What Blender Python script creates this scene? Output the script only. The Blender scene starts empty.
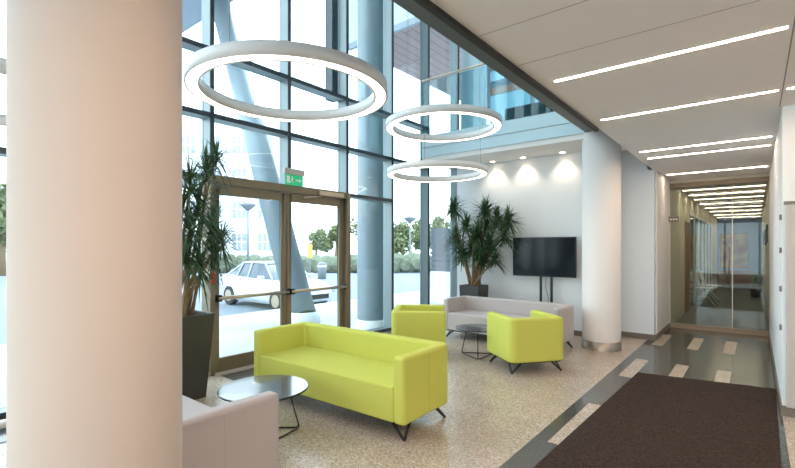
import bpy, bmesh, math, random
from mathutils import Vector, Matrix

sc = bpy.context.scene
COL = sc.collection
PI = math.pi
R = math.radians

# ------------------------------------------------------------------ camera
F_PX = 444.4
cam_d = bpy.data.cameras.new('camera')
cam_d.sensor_width = 36.0
cam_d.lens = 36.0 * F_PX / 795.0
cam_d.shift_y = 13.5 / 795.0
cam_d.clip_end = 500
cam = bpy.data.objects.new('camera', cam_d)
cam.location = (0, 0, 1.5)
TH = math.atan(357.5 / F_PX)
cam.rotation_euler = (R(90), 0, TH)
COL.objects.link(cam)
sc.camera = cam

# ------------------------------------------------------------------ world
w = bpy.data.worlds.new('sky')
sc.world = w
w.use_nodes = True
nt = w.node_tree
nt.nodes.clear()
wo = nt.nodes.new('ShaderNodeOutputWorld')
bg = nt.nodes.new('ShaderNodeBackground')
tc = nt.nodes.new('ShaderNodeTexCoord')
sp = nt.nodes.new('ShaderNodeSeparateXYZ')
rp = nt.nodes.new('ShaderNodeValToRGB')
rp.color_ramp.elements[0].position = 0.0
rp.color_ramp.elements[0].color = (0.98, 0.99, 1.0, 1)
rp.color_ramp.elements[1].position = 0.9
rp.color_ramp.elements[1].color = (0.80, 0.90, 1.0, 1)
nt.links.new(tc.outputs['Generated'], sp.inputs[0])
nt.links.new(sp.outputs['Z'], rp.inputs[0])
nt.links.new(rp.outputs[0], bg.inputs[0])
bg.inputs[1].default_value = 3.6
nt.links.new(bg.outputs[0], wo.inputs[0])

# ------------------------------------------------------------------ sun
sd = bpy.data.lights.new('sun', 'SUN')
sd.energy = 1.2
sd.angle = R(12)
sd.color = (1.0, 0.96, 0.9)
so = bpy.data.objects.new('sun', sd)
so.rotation_euler = (R(42), 0, R(200))
so.location = (-10, 5, 20)
COL.objects.link(so)

# daylight portals in the glass front (sampling guides for the sky)
for (cy_, wy_) in ((-2.5, 6.6), (4.5, 7.4)):
    pl = bpy.data.lights.new('window_portal', 'AREA')
    pl.shape = 'RECTANGLE'
    pl.size = 6.9
    pl.size_y = wy_
    pl.cycles.is_portal = True
    po = bpy.data.objects.new('window_portal', pl)
    po.location = (-5.3, cy_, 3.5)
    po.rotation_euler = (0, R(-90), 0)
    COL.objects.link(po)

vs = sc.view_settings
vs.view_transform = 'Standard'
vs.look = 'None'
vs.gamma = 1
vs.use_curve_mapping = False
vs.exposure = 0.52
LAMP = 1.35          # overall strength of the building's own lamps

# ------------------------------------------------------------------ materials
def lin(c):
    def g(v):
        v = v / 255.0
        return v / 12.92 if v <= 0.04045 else ((v + 0.055) / 1.055) ** 2.4
    return (g(c[0]), g(c[1]), g(c[2]), 1)

def mat(name, rgb, rough=0.5, metal=0.0, spec=0.5, noise=None, bump=None, coat=0.0):
    m = bpy.data.materials.new(name)
    m.use_nodes = True
    n = m.node_tree
    b = n.nodes['Principled BSDF']
    b.inputs['Base Color'].default_value = lin(rgb)
    b.inputs['Roughness'].default_value = rough
    b.inputs['Metallic'].default_value = metal
    b.inputs['Specular IOR Level'].default_value = spec
    if coat:
        b.inputs['Coat Weight'].default_value = coat
    t = None
    if noise or bump:
        t = n.nodes.new('ShaderNodeTexCoord')
    if noise:                       # (scale, second colour, contrast)
        nz = n.nodes.new('ShaderNodeTexNoise')
        nz.inputs['Scale'].default_value = noise[0]
        nz.inputs['Detail'].default_value = 4
        cr = n.nodes.new('ShaderNodeValToRGB')
        cr.color_ramp.elements[0].position = 0.5 - noise[2]
        cr.color_ramp.elements[1].position = 0.5 + noise[2]
        cr.color_ramp.elements[0].color = lin(rgb)
        cr.color_ramp.elements[1].color = lin(noise[1])
        n.links.new(t.outputs['Object'], nz.inputs['Vector'])
        n.links.new(nz.outputs[0], cr.inputs[0])
        n.links.new(cr.outputs[0], b.inputs['Base Color'])
    if bump:                        # (scale, strength)
        nb = n.nodes.new('ShaderNodeTexNoise')
        nb.inputs['Scale'].default_value = bump[0]
        nb.inputs['Detail'].default_value = 3
        bp = n.nodes.new('ShaderNodeBump')
        bp.inputs['Strength'].default_value = bump[1]
        bp.inputs['Distance'].default_value = 0.01
        n.links.new(t.outputs['Object'], nb.inputs['Vector'])
        n.links.new(nb.outputs[0], bp.inputs['Height'])
        n.links.new(bp.outputs[0], b.inputs['Normal'])
    return m

def emit(name, rgb, strength):
    m = bpy.data.materials.new(name)
    m.use_nodes = True
    b = m.node_tree.nodes['Principled BSDF']
    b.inputs['Base Color'].default_value = lin(rgb)
    b.inputs['Emission Color'].default_value = lin(rgb)
    b.inputs['Emission Strength'].default_value = strength
    return m

def glass(name, tint, refl=1.0):
    m = bpy.data.materials.new(name)
    m.use_nodes = True
    n = m.node_tree
    n.nodes.clear()
    o = n.nodes.new('ShaderNodeOutputMaterial')
    tr = n.nodes.new('ShaderNodeBsdfTransparent')
    tr.inputs[0].default_value = lin(tint)
    gl = n.nodes.new('ShaderNodeBsdfGlossy')
    gl.inputs['Roughness'].default_value = 0.02
    gl.inputs[0].default_value = (refl, refl, refl, 1)
    lw = n.nodes.new('ShaderNodeLayerWeight')
    lw.inputs[0].default_value = 0.5
    pw = n.nodes.new('ShaderNodeMath'); pw.operation = 'POWER'; pw.inputs[1].default_value = 5.0
    fr = n.nodes.new('ShaderNodeMath'); fr.operation = 'MULTIPLY_ADD'
    fr.inputs[1].default_value = 0.9; fr.inputs[2].default_value = 0.03
    n.links.new(lw.outputs['Facing'], pw.inputs[0])
    n.links.new(pw.outputs[0], fr.inputs[0])
    mx = n.nodes.new('ShaderNodeMixShader')
    n.links.new(fr.outputs[0], mx.inputs[0])
    n.links.new(tr.outputs[0], mx.inputs[1])
    n.links.new(gl.outputs[0], mx.inputs[2])
    n.links.new(mx.outputs[0], o.inputs[0])
    return m

def speckle(name, base, chips, scale, rough, spec=0.5):
    m = bpy.data.materials.new(name)
    m.use_nodes = True
    n = m.node_tree
    b = n.nodes['Principled BSDF']
    b.inputs['Roughness'].default_value = rough
    b.inputs['Specular IOR Level'].default_value = spec
    t = n.nodes.new('ShaderNodeTexCoord')
    v = n.nodes.new('ShaderNodeTexVoronoi')
    v.inputs['Scale'].default_value = scale
    sep = n.nodes.new('ShaderNodeSeparateColor')
    cr = n.nodes.new('ShaderNodeValToRGB')
    cr.color_ramp.interpolation = 'CONSTANT'
    els = cr.color_ramp.elements
    els[0].position = 0
    els[0].color = lin(base)
    els[1].position = chips[0][0]
    els[1].color = lin(chips[0][1])
    for p_, c_ in chips[1:]:
        e = els.new(p_)
        e.color = lin(c_)
    nz = n.nodes.new('ShaderNodeTexNoise')
    nz.inputs['Scale'].default_value = 3.0
    mx = n.nodes.new('ShaderNodeMix')
    mx.data_type = 'RGBA'
    mx.blend_type = 'MULTIPLY'
    mx.inputs[0].default_value = 0.25
    n.links.new(t.outputs['Object'], v.inputs['Vector'])
    n.links.new(t.outputs['Object'], nz.inputs['Vector'])
    n.links.new(v.outputs['Color'], sep.inputs[0])
    n.links.new(sep.outputs[0], cr.inputs[0])
    n.links.new(cr.outputs[0], mx.inputs[6])
    n.links.new(nz.outputs[0], mx.inputs[7])
    n.links.new(mx.outputs[2], b.inputs['Base Color'])
    return m

M = {}
M['plaster'] = mat('white_plaster', (232, 228, 225), 0.75, spec=0.25, bump=(60, 0.04))
M['plaster_cool'] = mat('white_wall_paint', (226, 229, 232), 0.75, spec=0.25, bump=(60, 0.04))
M['cream'] = mat('cream_wall_paint', (222, 213, 195), 0.7, spec=0.25)
M['column'] = mat('column_plaster_lit', (234, 227, 223), 0.8, spec=0.1, bump=(20, 0.02))  # lighter copy for the far column, its stronger light put into the colour
M['column_shaded'] = mat('column_plaster_shaded', (204, 192, 184), 0.85, spec=0.08, bump=(20, 0.02))  # darker copy of the same plaster, near column's shade put into the colour
M['ceiling'] = mat('ceiling_panel', (236, 230, 226), 0.8, spec=0.2)
M['seam'] = mat('ceiling_seam', (150, 146, 142), 0.9)
M['terrazzo'] = speckle('beige_terrazzo', (194, 176, 158), [(0.45, (208, 191, 174)), (0.7, (180, 158, 138)), (0.85, (226, 216, 206)), (0.95, (146, 128, 114))], 100, 0.26)
M['darkstone'] = speckle('grey_stone', (84, 82, 78), [(0.6, (92, 90, 86)), (0.9, (74, 72, 70))], 120, 0.14)
M['corr_carpet'] = mat('grey_corridor_carpet', (104, 106, 106), 0.6, noise=(30, (90, 92, 92), 0.2))
M['steel'] = mat('brushed_steel', (176, 164, 152), 0.38, metal=1.0)
M['facade'] = mat('blue_grey_aluminium', (128, 142, 146), 0.35, metal=0.15)
M['facade_dark'] = mat('dark_metal_and_shade', (44, 54, 62), 0.45)  # dark metal; also paints the backlit shade on the glass front's inner faces
M['bronze'] = mat('bronze_door_frame', (128, 114, 92), 0.4, metal=0.35)
M['bar'] = mat('satin_steel_bar', (196, 178, 158), 0.3, metal=0.8)
M['glass'] = glass('clear_glass', (240, 250, 252))
M['glass_blue'] = glass('blue_tinted_glass', (216, 234, 238))
M['glass_smoke'] = glass('corridor_glass', (232, 238, 236))
M['lime'] = mat('lime_fabric', (211, 213, 106), 0.85, spec=0.15, noise=(300, (205, 207, 98), 0.3), bump=(500, 0.15))
M['greyfab'] = mat('pale_grey_fabric', (196, 188, 188), 0.85, spec=0.15, noise=(300, (186, 178, 178), 0.3), bump=(500, 0.15))
M['black'] = mat('black_steel', (22, 22, 24), 0.4)
M['tabletop'] = mat('dark_grey_laminate', (78, 80, 86), 0.16, spec=0.8, coat=0.4)
M['planter'] = mat('anthracite_planter', (62, 60, 58), 0.45)
M['soil'] = mat('dark_soil', (50, 40, 32), 0.95, noise=(40, (80, 64, 50), 0.2))
M['bark'] = mat('pale_bark', (160, 136, 106), 0.85, noise=(25, (120, 98, 74), 0.25))
M['leaf'] = mat('strap_leaf', (46, 76, 48), 0.5, noise=(3, (74, 104, 66), 0.2))
M['screen'] = mat('dark_screen', (12, 18, 26), 0.12, spec=0.35)
M['bezel'] = mat('black_bezel', (16, 16, 18), 0.35)
M['mat'] = mat('brown_entrance_mat', (78, 64, 56), 0.95, spec=0.1, noise=(60, (50, 41, 37), 0.2), bump=(300, 0.5))
M['mat_edge'] = mat('mat_edge', (40, 36, 34), 0.7)
M['skirt'] = mat('brown_skirting', (118, 106, 94), 0.4)
M['beam'] = mat('dark_grey_steel', (92, 92, 88), 0.5, metal=0.2)
M['reveal_shade'] = mat('reveal_shade_black', (36, 36, 34), 0.6)  # near-black that paints the shade in the reveal beside the beam
M['ringbody'] = mat('satin_white_metal', (222, 218, 216), 0.4)
M['cable'] = mat('thin_steel_cable', (130, 130, 134), 0.4, metal=0.5)
M['lamp'] = emit('warm_light_strip', (255, 228, 202), 26.0 * LAMP)
M['ringlamp'] = emit('ring_diffuser', (255, 238, 218), 3.2 * LAMP)
M['down'] = emit('downlight_lens', (255, 226, 186), 14.0 * LAMP)
M['corr_lamp'] = emit('corridor_tube', (255, 236, 206), 7.0 * LAMP)
M['green'] = emit('sign_green', (30, 165, 112), 0.5)
M['white'] = mat('white_enamel', (236, 236, 234), 0.4)
M['red'] = mat('red_plastic', (200, 40, 44), 0.4)
M['wood'] = mat('wood_veneer', (152, 108, 66), 0.45, noise=(6, (128, 86, 50), 0.2))
M['grey_panel'] = mat('grey_beige_panel', (188, 180, 174), 0.5)
M['blue_wall'] = mat('blue_wall_paint', (100, 134, 196), 0.7)
M['pave'] = mat('pale_paving', (186, 190, 196), 0.8, noise=(0.8, (172, 176, 182), 0.3))
M['road'] = mat('grey_asphalt', (128, 136, 146), 0.85, noise=(1.5, (116, 124, 134), 0.3))
M['bluecol'] = mat('silver_blue_cladding', (126, 140, 148), 0.4, metal=0.1)
M['extwhite'] = mat('white_render', (226, 228, 230), 0.8)
M['extwin'] = mat('far_window', (150, 160, 172), 0.3)
M['foliage'] = mat('tree_foliage', (86, 98, 66), 0.8, noise=(2.0, (120, 126, 84), 0.2))
M['hedge'] = mat('hedge_foliage', (92, 100, 84), 0.9, noise=(4.0, (118, 124, 104), 0.2))
M['carpaint'] = mat('silver_white_paint', (214, 222, 230), 0.25, coat=0.6)
M['carglass'] = mat('car_glass', (70, 88, 104), 0.08)
M['tyre'] = mat('tyre_rubber', (40, 42, 46), 0.8)
M['lamp_post'] = mat('lamp_post_grey', (120, 128, 134), 0.5)
M['soffit'] = mat('canopy_grey', (150, 160, 170), 0.7)
M['yellow'] = mat('yellow_board', (214, 180, 70), 0.6)
M['deepblue'] = mat('deep_blue_glazing', (58, 88, 112), 0.4)
M['palecyan'] = mat('pale_cyan_cladding', (190, 214, 222), 0.5)
M['orange'] = mat('terracotta_strip', (196, 132, 108), 0.7)
M['darkslat'] = mat('dark_grey_louvre', (88, 98, 108), 0.5)
M['numberplate'] = mat('numberplate_white', (230, 230, 226), 0.5)
M['poster'] = mat('poster_print', (176, 146, 58), 0.5, noise=(3, (150, 62, 50), 0.1))

def plank_mat():
    m = mat('plank_soffit', (150, 132, 132), 0.6)
    n = m.node_tree
    b = n.nodes['Principled BSDF']
    t = n.nodes.new('ShaderNodeTexCoord')
    wv = n.nodes.new('ShaderNodeTexBrick')
    wv.offset = 0.5
    wv.inputs['Color1'].default_value = lin((166, 138, 132))
    wv.inputs['Color2'].default_value = lin((154, 130, 128))
    wv.inputs['Mortar'].default_value = lin((118, 106, 108))
    wv.inputs['Scale'].default_value = 1.0
    wv.inputs['Brick Width'].default_value = 3.0
    wv.inputs['Row Height'].default_value = 0.28
    wv.inputs['Mortar Size'].default_value = 0.02
    mp = n.nodes.new('ShaderNodeMapping')
    mp.inputs['Rotation'].default_value = (0, 0, R(90))
    n.links.new(t.outputs['Object'], mp.inputs[0])
    n.links.new(mp.outputs[0], wv.inputs[0])
    n.links.new(wv.outputs[0], b.inputs['Base Color'])
    return m
M['plank'] = plank_mat()

# ------------------------------------------------------------------ mesh helpers
class MB:
    """collects shapes; build() links them as ONE mesh object"""
    def __init__(s):
        s.v = []; s.f = []; s.mi = []; s.sm = []
    def add(s, vs_, fs, mi=0, smooth=False):
        o = len(s.v)
        s.v += [tuple(v) for v in vs_]
        for f in fs:
            s.f.append(tuple(o + i for i in f)); s.mi.append(mi); s.sm.append(smooth)
        return s
    def box(s, x0, x1, y0, y1, z0, z1, mi=0):
        v = [(x0,y0,z0),(x1,y0,z0),(x1,y1,z0),(x0,y1,z0),(x0,y0,z1),(x1,y0,z1),(x1,y1,z1),(x0,y1,z1)]
        return s.add(v, [(0,3,2,1),(4,5,6,7),(0,1,5,4),(1,2,6,5),(2,3,7,6),(3,0,4,7)], mi)
    def tube(s, pts, r, n=10, mi=0, caps=True, closed=False):
        pts = [Vector(p) for p in pts]
        rs = r if isinstance(r, (list, tuple)) else [r] * len(pts)
        N = len(pts); vs_ = []
        up = None
        for i, p in enumerate(pts):
            if closed:
                t = pts[(i+1) % N] - pts[i-1]
            else:
                t = pts[min(i+1, N-1)] - pts[max(i-1, 0)]
            t.normalize()
            if up is None:
                up = Vector((0,0,1)) if abs(t.z) < 0.9 else Vector((1,0,0))
            a = t.cross(up).normalized(); b = t.cross(a).normalized()
            up = -b if (-b).dot(up) > 0 else b
            for k in range(n):
                an = 2*PI*k/n
                vs_.append(p + (a*math.cos(an) + b*math.sin(an))*rs[i])
        fs = []
        for i in range(N if closed else N-1):
            j = (i+1) % N
            for k in range(n):
                l = (k+1) % n
                fs.append((i*n+k, i*n+l, j*n+l, j*n+k))
        s.add(vs_, fs, mi, True)
        if caps and not closed:
            o = len(s.v) - len(vs_)
            s.f.append(tuple(o+k for k in range(n))[::-1]); s.mi.append(mi); s.sm.append(False)
            s.f.append(tuple(o+(N-1)*n+k for k in range(n))); s.mi.append(mi); s.sm.append(False)
        return s
    def lathe(s, prof, c=(0,0), n=48, mi=0, close=False, smooth=True):
        """prof: (radius, z) list turned about the vertical through c"""
        vs_ = []
        for (r, z) in prof:
            for k in range(n):
                a = 2*PI*k/n
                vs_.append((c[0]+r*math.cos(a), c[1]+r*math.sin(a), z))
        fs = []
        P = len(prof)
        for i in range(P if close else P-1):
            j = (i+1) % P
            for k in range(n):
                l = (k+1) % n
                fs.append((i*n+k, i*n+l, j*n+l, j*n+k))
        return s.add(vs_, fs, mi, smooth)
    def prism(s, poly, z0, z1, mi=0, smooth=False):
        n = len(poly)
        v = [(x,y,z0) for x,y in poly] + [(x,y,z1) for x,y in poly]
        s.add(v, [tuple(range(n))[::-1], tuple(range(n,2*n))], mi)
        return s.add(v, [(i,(i+1)%n,n+(i+1)%n,n+i) for i in range(n)], mi, smooth)
    def build(s, name, mats, parent=None, bevel=None, seg=2, loc=None, rotz=0, recalc=True):
        me = bpy.data.meshes.new(name)
        me.from_pydata(s.v, [], s.f)
        if not isinstance(mats, (list, tuple)): mats = [mats]
        for m in mats: me.materials.append(m)
        for i, p in enumerate(me.polygons):
            p.material_index = s.mi[i]; p.use_smooth = s.sm[i]
        if recalc or bevel:
            bm = bmesh.new(); bm.from_mesh(me)
            bmesh.ops.remove_doubles(bm, verts=bm.verts, dist=1e-5)
            bmesh.ops.recalc_face_normals(bm, faces=bm.faces)
            bm.to_mesh(me); bm.free()
        o = bpy.data.objects.new(name, me)
        COL.objects.link(o)
        if bevel:
            b = o.modifiers.new('bevel', 'BEVEL')
            b.width = bevel; b.segments = seg; b.limit_method = 'ANGLE'; b.angle_limit = R(40)
            for p in me.polygons: p.use_smooth = True
            wn = o.modifiers.new('wn', 'WEIGHTED_NORMAL'); wn.keep_sharp = True
        if parent: o.parent = parent
        if loc: o.location = loc
        if rotz: o.rotation_euler.z = rotz
        return o

def tag(o, label=None, cat=None, group=None, kind=None):
    if label: o['label'] = label
    if cat: o['category'] = cat
    if group: o['group'] = group
    if kind: o['kind'] = kind
    return o

def thing(name, label, cat, loc=(0,0,0), rotz=0, group=None, kind=None):
    o = bpy.data.objects.new(name, None)
    o.empty_display_size = 0.1
    COL.objects.link(o)
    o.location = loc; o.rotation_euler = (0,0,rotz)
    return tag(o, label, cat, group, kind)

def struct(o, label, cat):
    return tag(o, label, cat, kind='structure')

def dup(root, loc, rotz, label, group=None):
    r = root.copy(); COL.objects.link(r); r.location = loc; r.rotation_euler = (0,0,rotz)
    r['label'] = label
    if group: r['group'] = group
    for ch in list(root.children):
        c = ch.copy(); COL.objects.link(c); c.parent = r
        for g in ch.children:
            d = g.copy(); COL.objects.link(d); d.parent = c
    return r

H = 2.76          # ceiling height of the low part
YB = -6.5         # back of the room behind the camera
XR = 4.0          # right side of the room behind the camera
GX = -4.95        # inner face of the glass front
YT = 7.8          # wall with the screen
ZS = 3.12         # soffit above the screen wall

# ================================================================== FLOOR
def build_floor():
    xs = sorted(set([-5.2, -1.36, -1.25, -1.10, -0.79, -0.65, -0.36, -0.22, 0.07, 0.19, XR]))
    ys = sorted(set([YB, -3.3, -2.2, -1.1, 0.0, 1.15, 2.25, 3.4, 4.5, 5.3, 5.68, 6.7, 7.8, 8.85, 9.8, 10.0]))
    b = MB()
    tiles_x = [(-1.25, -1.10), (-0.79, -0.65), (-0.36, -0.22)]
    tiles_y = [(-3.3, -2.2), (-1.1, 0.0), (1.15, 2.25), (3.4, 4.5), (5.68, 6.7), (7.8, 8.85)]
    for i in range(len(xs)-1):
        for j in range(len(ys)-1):
            x0, x1, y0, y1 = xs[i], xs[i+1], ys[j], ys[j+1]
            mi = 0
            if x0 >= -1.37 and x1 <= 0.2:
                mi = 1
                for a in tiles_x:
                    for c in tiles_y:
                        if x0 >= a[0]-.001 and x1 <= a[1]+.001 and y0 >= c[0]-.001 and y1 <= c[1]+.001: mi = 0
            b.add([(x0,y0,0),(x1,y0,0),(x1,y1,0),(x0,y1,0)], [(0,1,2,3)], mi)
    b.box(-5.2, XR, YB, 10.0, -0.15, -0.001, 0)
    o = b.build('floor', [M['terrazzo'], M['darkstone']], recalc=False)
    struct(o, 'beige terrazzo floor with a dark grey stone band and small beige inlays', 'floor')
    b = MB().box(-1.6, 4.0, 10.0, 23.6, -0.15, 0.0)
    struct(b.build('floor', M['corr_carpet']), 'grey corridor floor behind the glass partition', 'floor')
build_floor()

# ================================================================== WALLS
def wall(name, boxes, m, label):
    b = MB()
    for q in boxes: b.box(*q)
    return struct(b.build(name, m), label, 'wall')

wall('wall_back', [(-4.72, -1.95, YT, YT+0.15, 0, ZS)], M['plaster_cool'], 'cool white wall behind the wall screen and grey sofa')
wall('wall_back', [(-2.1, -1.27, 8.2, 8.35, 0, ZS+.3), (-2.1, -1.95, YT, 8.2, 0, ZS+.3)], M['plaster_cool'], 'white wall piece between the round column and the corridor')
wall('wall_left', [(-1.45, -1.25, 8.35, 9.72, 0, H)], M['plaster'], 'white side wall of the corridor before the glass partition')
wall('wall_left', [(-1.40, -1.25, 9.80, 13.0, 0, H), (-1.40, -1.25, 20.2, 23.5, 0, H), (-1.40, -1.25, 13.0, 20.2, 2.35, H)], M['cream'], 'cream corridor wall with a wooden door beyond the glass partition')
wall('wall_right', [(0.19, 0.34, 5.25, 9.95, 0, H)], M['plaster_cool'], 'narrow white wall at the right of the entrance mat')
wall('wall_right', [(0.22, 0.34, 10.0, 23.5, 0, H)], M['cream'], 'cream right wall of the far corridor')
wall('wall_right', [(0.34, XR, 5.25, 5.40, 0, H)], M['plaster'], 'pale wall facing the camera at the right edge')
wall('wall_end', [(-1.4, 0.4, 23.4, 23.55, 0, H)], M['blue_wall'], 'blue wall closing the end of the corridor')
wall('wall_front', [(GX-.2, XR, YB-.15, YB, H-.1, 7.0), (GX-.2, XR, YB-.15, YB, 0, .25)], M['plaster'], 'white wall behind the camera with a made-up window band for daylight')
o = thing('window_16', 'long unseen window band added behind the camera for more daylight', 'window', (0, YB, 0), kind='structure')  # unseen window, added so daylight lifts the floor and ceiling
for k in range(8):
    MB().box(GX+k*1.27, GX+k*1.27+.06, -.12, 0, .25, H-.1).build('mullion', M['facade'], o)
MB().box(GX, XR, -.08, -.06, .25, H-.1).build('pane', M['glass'], o)
pl = bpy.data.lights.new('window_portal', 'AREA'); pl.shape = 'RECTANGLE'; pl.size = 9; pl.size_y = 2.5
pl.cycles.is_portal = True
po = bpy.data.objects.new('window_portal', pl); po.location = (-.5, YB-.2, 1.45); po.rotation_euler = (R(90), 0, 0); COL.objects.link(po)
wall('wall_right', [(XR, XR+.15, YB, 5.4, 0, H)], M['plaster'], 'white wall far right behind the camera')
# upper storey above the low ceiling
wall('wall_right', [(-1.55, -1.35, YB, 8.6, 3.5, 7.0)], M['plaster'], 'white upper wall above the dark steel beam')
wall('wall_back', [(-5.0, -4.45, 8.42, 8.55, 3.6, 7.0), (-4.45, -1.55, 8.42, 8.55, 5.9, 7.0)], M['palecyan'], 'pale upper wall piece beside the upper windows')

# ceilings
def ceil():
    b = MB()
    b.box(-1.29, XR, YB, 9.95, H, H+0.08)
    b.box(-1.37, -1.29, 8.2, 9.95, H, H+0.08)
    o = struct(b.build('ceiling', M['ceiling']), 'low ceiling of large pale panels with light strips', 'ceiling')
    s = MB()
    for y in (-3.6, -2.4, -1.2, 0.0, 2.37, 2.92):
        s.box(-1.28, 0.17, y-.002, y+.002, H-.0015, H+.01)
    s.box(0.168, 0.176, YB, 5.25, H-.0015, H+.01)
    s.build('seam', M['seam'], o)
ceil()
struct(MB().box(-1.4, 4.0, 9.95, 23.5, H, H+.08).build('ceiling', M['ceiling']), 'corridor ceiling beyond the glass partition', 'ceiling')
struct(MB().box(-5.3, -1.35, YB, 8.6, 7.0, 7.15).build('ceiling', M['plaster']), 'high ceiling over the tall glazed part', 'ceiling')
b = MB()
b.box(-1.36, -1.29, YB, 5.9, H+.081, 3.2)
b.box(-1.36, -1.29, 5.9, 9.0, H+.081, 3.5)
struct(b.build('trim_1', M['plaster']), 'upstand along the edge of the low ceiling', 'trim')
struct(MB().box(-1.325, -1.29, YB, 5.0, H-.03, H+.08).build('reveal_shade_strip', M['reveal_shade']), 'black strip painting the shade along the edge of the low ceiling', 'trim')  # dark strip where the reveal only lies in shade

# beam
o = thing('steel_beam', 'long dark grey steel beam running along the ceiling edge to the column', 'beam', (-1.72, 0, 3.2), kind='structure')
b = MB()
b.box(-.23, .36, YB+.0, 7.3, 0, 0.03)
b.box(-.23, .36, YB+.0, 7.3, 0.27, 0.30)
b.box(-.23, -.20, YB, 7.3, 0.03, .27)
b.box(-.02, .36, YB, 7.3, .03, .27)
b.build('web', M['beam'], o)
MB().box(-.03, .36, YB, 6.55, -.012, 0.0).build('beam_shade_strip', M['reveal_shade'], o)  # shade between beam and ceiling edge, built as a dark strip

# skirting
def skirt(n, q, lab):
    struct(MB().box(*q).build('baseboard_' + n, M['skirt']), lab, 'baseboard')
skirt('back', (-4.72, -1.95, YT-.012, YT, 0, .09), 'brown skirting under the wall screen')
skirt('back', (-1.95, -1.238, 8.188, 8.2, 0, .09), 'brown skirting on the wall piece right of the column')
skirt('left', (-1.25, -1.238, 8.2, 9.72, 0, .09), 'brown skirting along the corridor side wall')
skirt('right', (0.178, 0.19, 5.238, 9.85, 0, .09), 'dark skirting along the narrow white wall')
skirt('right', (0.19, XR, 5.238, 5.25, 0, .09), 'brown skirting at the right edge')

# ================================================================== COLUMNS
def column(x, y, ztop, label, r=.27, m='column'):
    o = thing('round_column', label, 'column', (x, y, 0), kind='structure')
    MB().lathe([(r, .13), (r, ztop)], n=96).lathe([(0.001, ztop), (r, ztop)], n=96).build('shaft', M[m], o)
    MB().lathe([(r+.004, 0), (r+.004, .13), (r-.01, .13)], n=96).build('steel_base_ring', M['steel'], o)
    return o
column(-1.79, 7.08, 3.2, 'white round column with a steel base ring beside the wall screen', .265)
column(-1.906, .604, 3.2, 'large white round column close by at the left', .27, 'column_shaded')

# ================================================================== GLASS FRONT
ME = [-6.05, -4.94, -3.83, -2.72, -1.61, -0.50, 0.50+.11, 1.61, 2.72, 3.83, 4.94, 6.05, 7.16, 8.27]
ME[6] = 0.50
def bay(i, y0, y1, zs, zbot, label, top=7.0, deep=False):
    """y0,y1 = right edges of the two mullions; window owns its right mullion"""
    o = thing('window_%d' % i, label, 'window', (0, y1, 0), kind='structure')
    z0 = zbot
    MB().box(GX-.2, GX-.012, -.05, -.004, z0, top).build('mullion', M['facade'], o)
    MB().box(GX-.012, GX, -.05, 0, z0, top).build('mullion_shade_face', M['facade_dark'], o)  # room-side face coloured dark for its backlit shade
    L = y1 - y0
    prev = zbot
    for z in zs:
        MB().box(GX-.19, GX-.02, -L, -.05, z-.055, z).build('transom', M['facade'], o)
        MB().box(GX-.02, GX-.008, -L, -.05, z-.055, z).build('transom_shade_face', M['facade_dark'], o)  # same painted backlit shade on the transom's inner face
    edges = [zbot] + list(zs) + [top]
    for k in range(len(edges)-1):
        a = edges[k]; c = edges[k+1] - (.055 if k < len(zs) else 0)
        if c - a > .1:
            MB().box(GX-.165, GX-.15, -L, -.05, a, c).build('pane', M['glass'] if zs and a > 2 or True else M['glass_blue'], o)
    return o
lab = ['glazed bay far behind the camera', 'second glazed bay behind the camera', 'third glazed bay behind the camera', 'fourth glazed bay behind the camera',
       'glazed bay left of the near column', 'glazed bay behind the near column', 'glazed bay beside the near column, left part', 'glazed bay behind the large potted plant',
       'glazed bay over the left door leaf', 'glazed bay over the right door leaf', 'glazed bay right of the door, outdoor column behind it', 'tall glazed bay with street lamp view',
       'last glazed bay beside the screen wall']
for i in range(13):
    y0, y1 = ME[i], ME[i+1]
    if i in (8, 9): zs, zb = [3.08, 3.85], 2.35
    elif i <= 10: zs, zb = [.1, 2.35, 3.08, 3.85], 0
    elif i == 11: zs, zb = [.1, 3.08, 3.85], 0
    else: zs, zb = [.1], 0
    bay(i+1, y0, y1, zs, zb, lab[i])
# bottom rails of transom at .1 are the sill; wide dark post outside above the door
struct(MB().box(-5.34, -5.18, 4.80, 4.97, 3.85, 7.0).build('trim_3', M['facade_dark']), 'wide dark upright post outside above the right door jamb', 'post')
struct(MB().box(-4.86, -4.72, YT, YT+.14, 0, ZS).build('trim_4', M['facade']), 'blue grey end post between glass front and screen wall', 'post')

# doors
struct(MB().box(-5.13, -4.93, 2.66, 2.72, 0, 2.35).box(-5.13, -4.93, 4.86, 4.96, 0, 2.35).box(-5.13, -4.93, 2.72, 4.86, 2.25, 2.35)
       .build('trim_5', M['bronze'], bevel=.004), 'bronze frame around the double glass door', 'door frame')
def leaf(n, y0, y1, label, hinge_left):
    o = thing('door_%d' % n, label, 'door', (GX-.03, y0, 0), kind='structure')
    L = y1 - y0
    b = MB()
    b.box(-.05, 0, 0, .075, .01, 2.24); b.box(-.05, 0, L-.075, L, .01, 2.24)
    b.box(-.05, 0, .075, L-.075, 2.13, 2.24); b.box(-.05, 0, .075, L-.075, .01, .18)
    b.build('leaf_frame', M['bronze'], o, bevel=.004)
    MB().box(-.03, -.018, .075, L-.075, .18, 2.13).build('pane', M['glass'], o)
    h = MB(); h.tube([(.07, .02, .9), (.07, L-.02, .9)], .022, 12)
    hb = h.build('push_bar', M['bar'], o)
    for y in (.04, L-.04):
        MB().box(0, .085, y-.028, y+.028, .86, .94).build('bar_bracket', M['black'], hb, bevel=.006)
    return o
l1 = leaf(1, 2.725, 3.775, 'left leaf of the bronze framed glass door', True)
l2 = leaf(2, 3.785, 4.855, 'right leaf of the bronze framed glass door', False)
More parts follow.
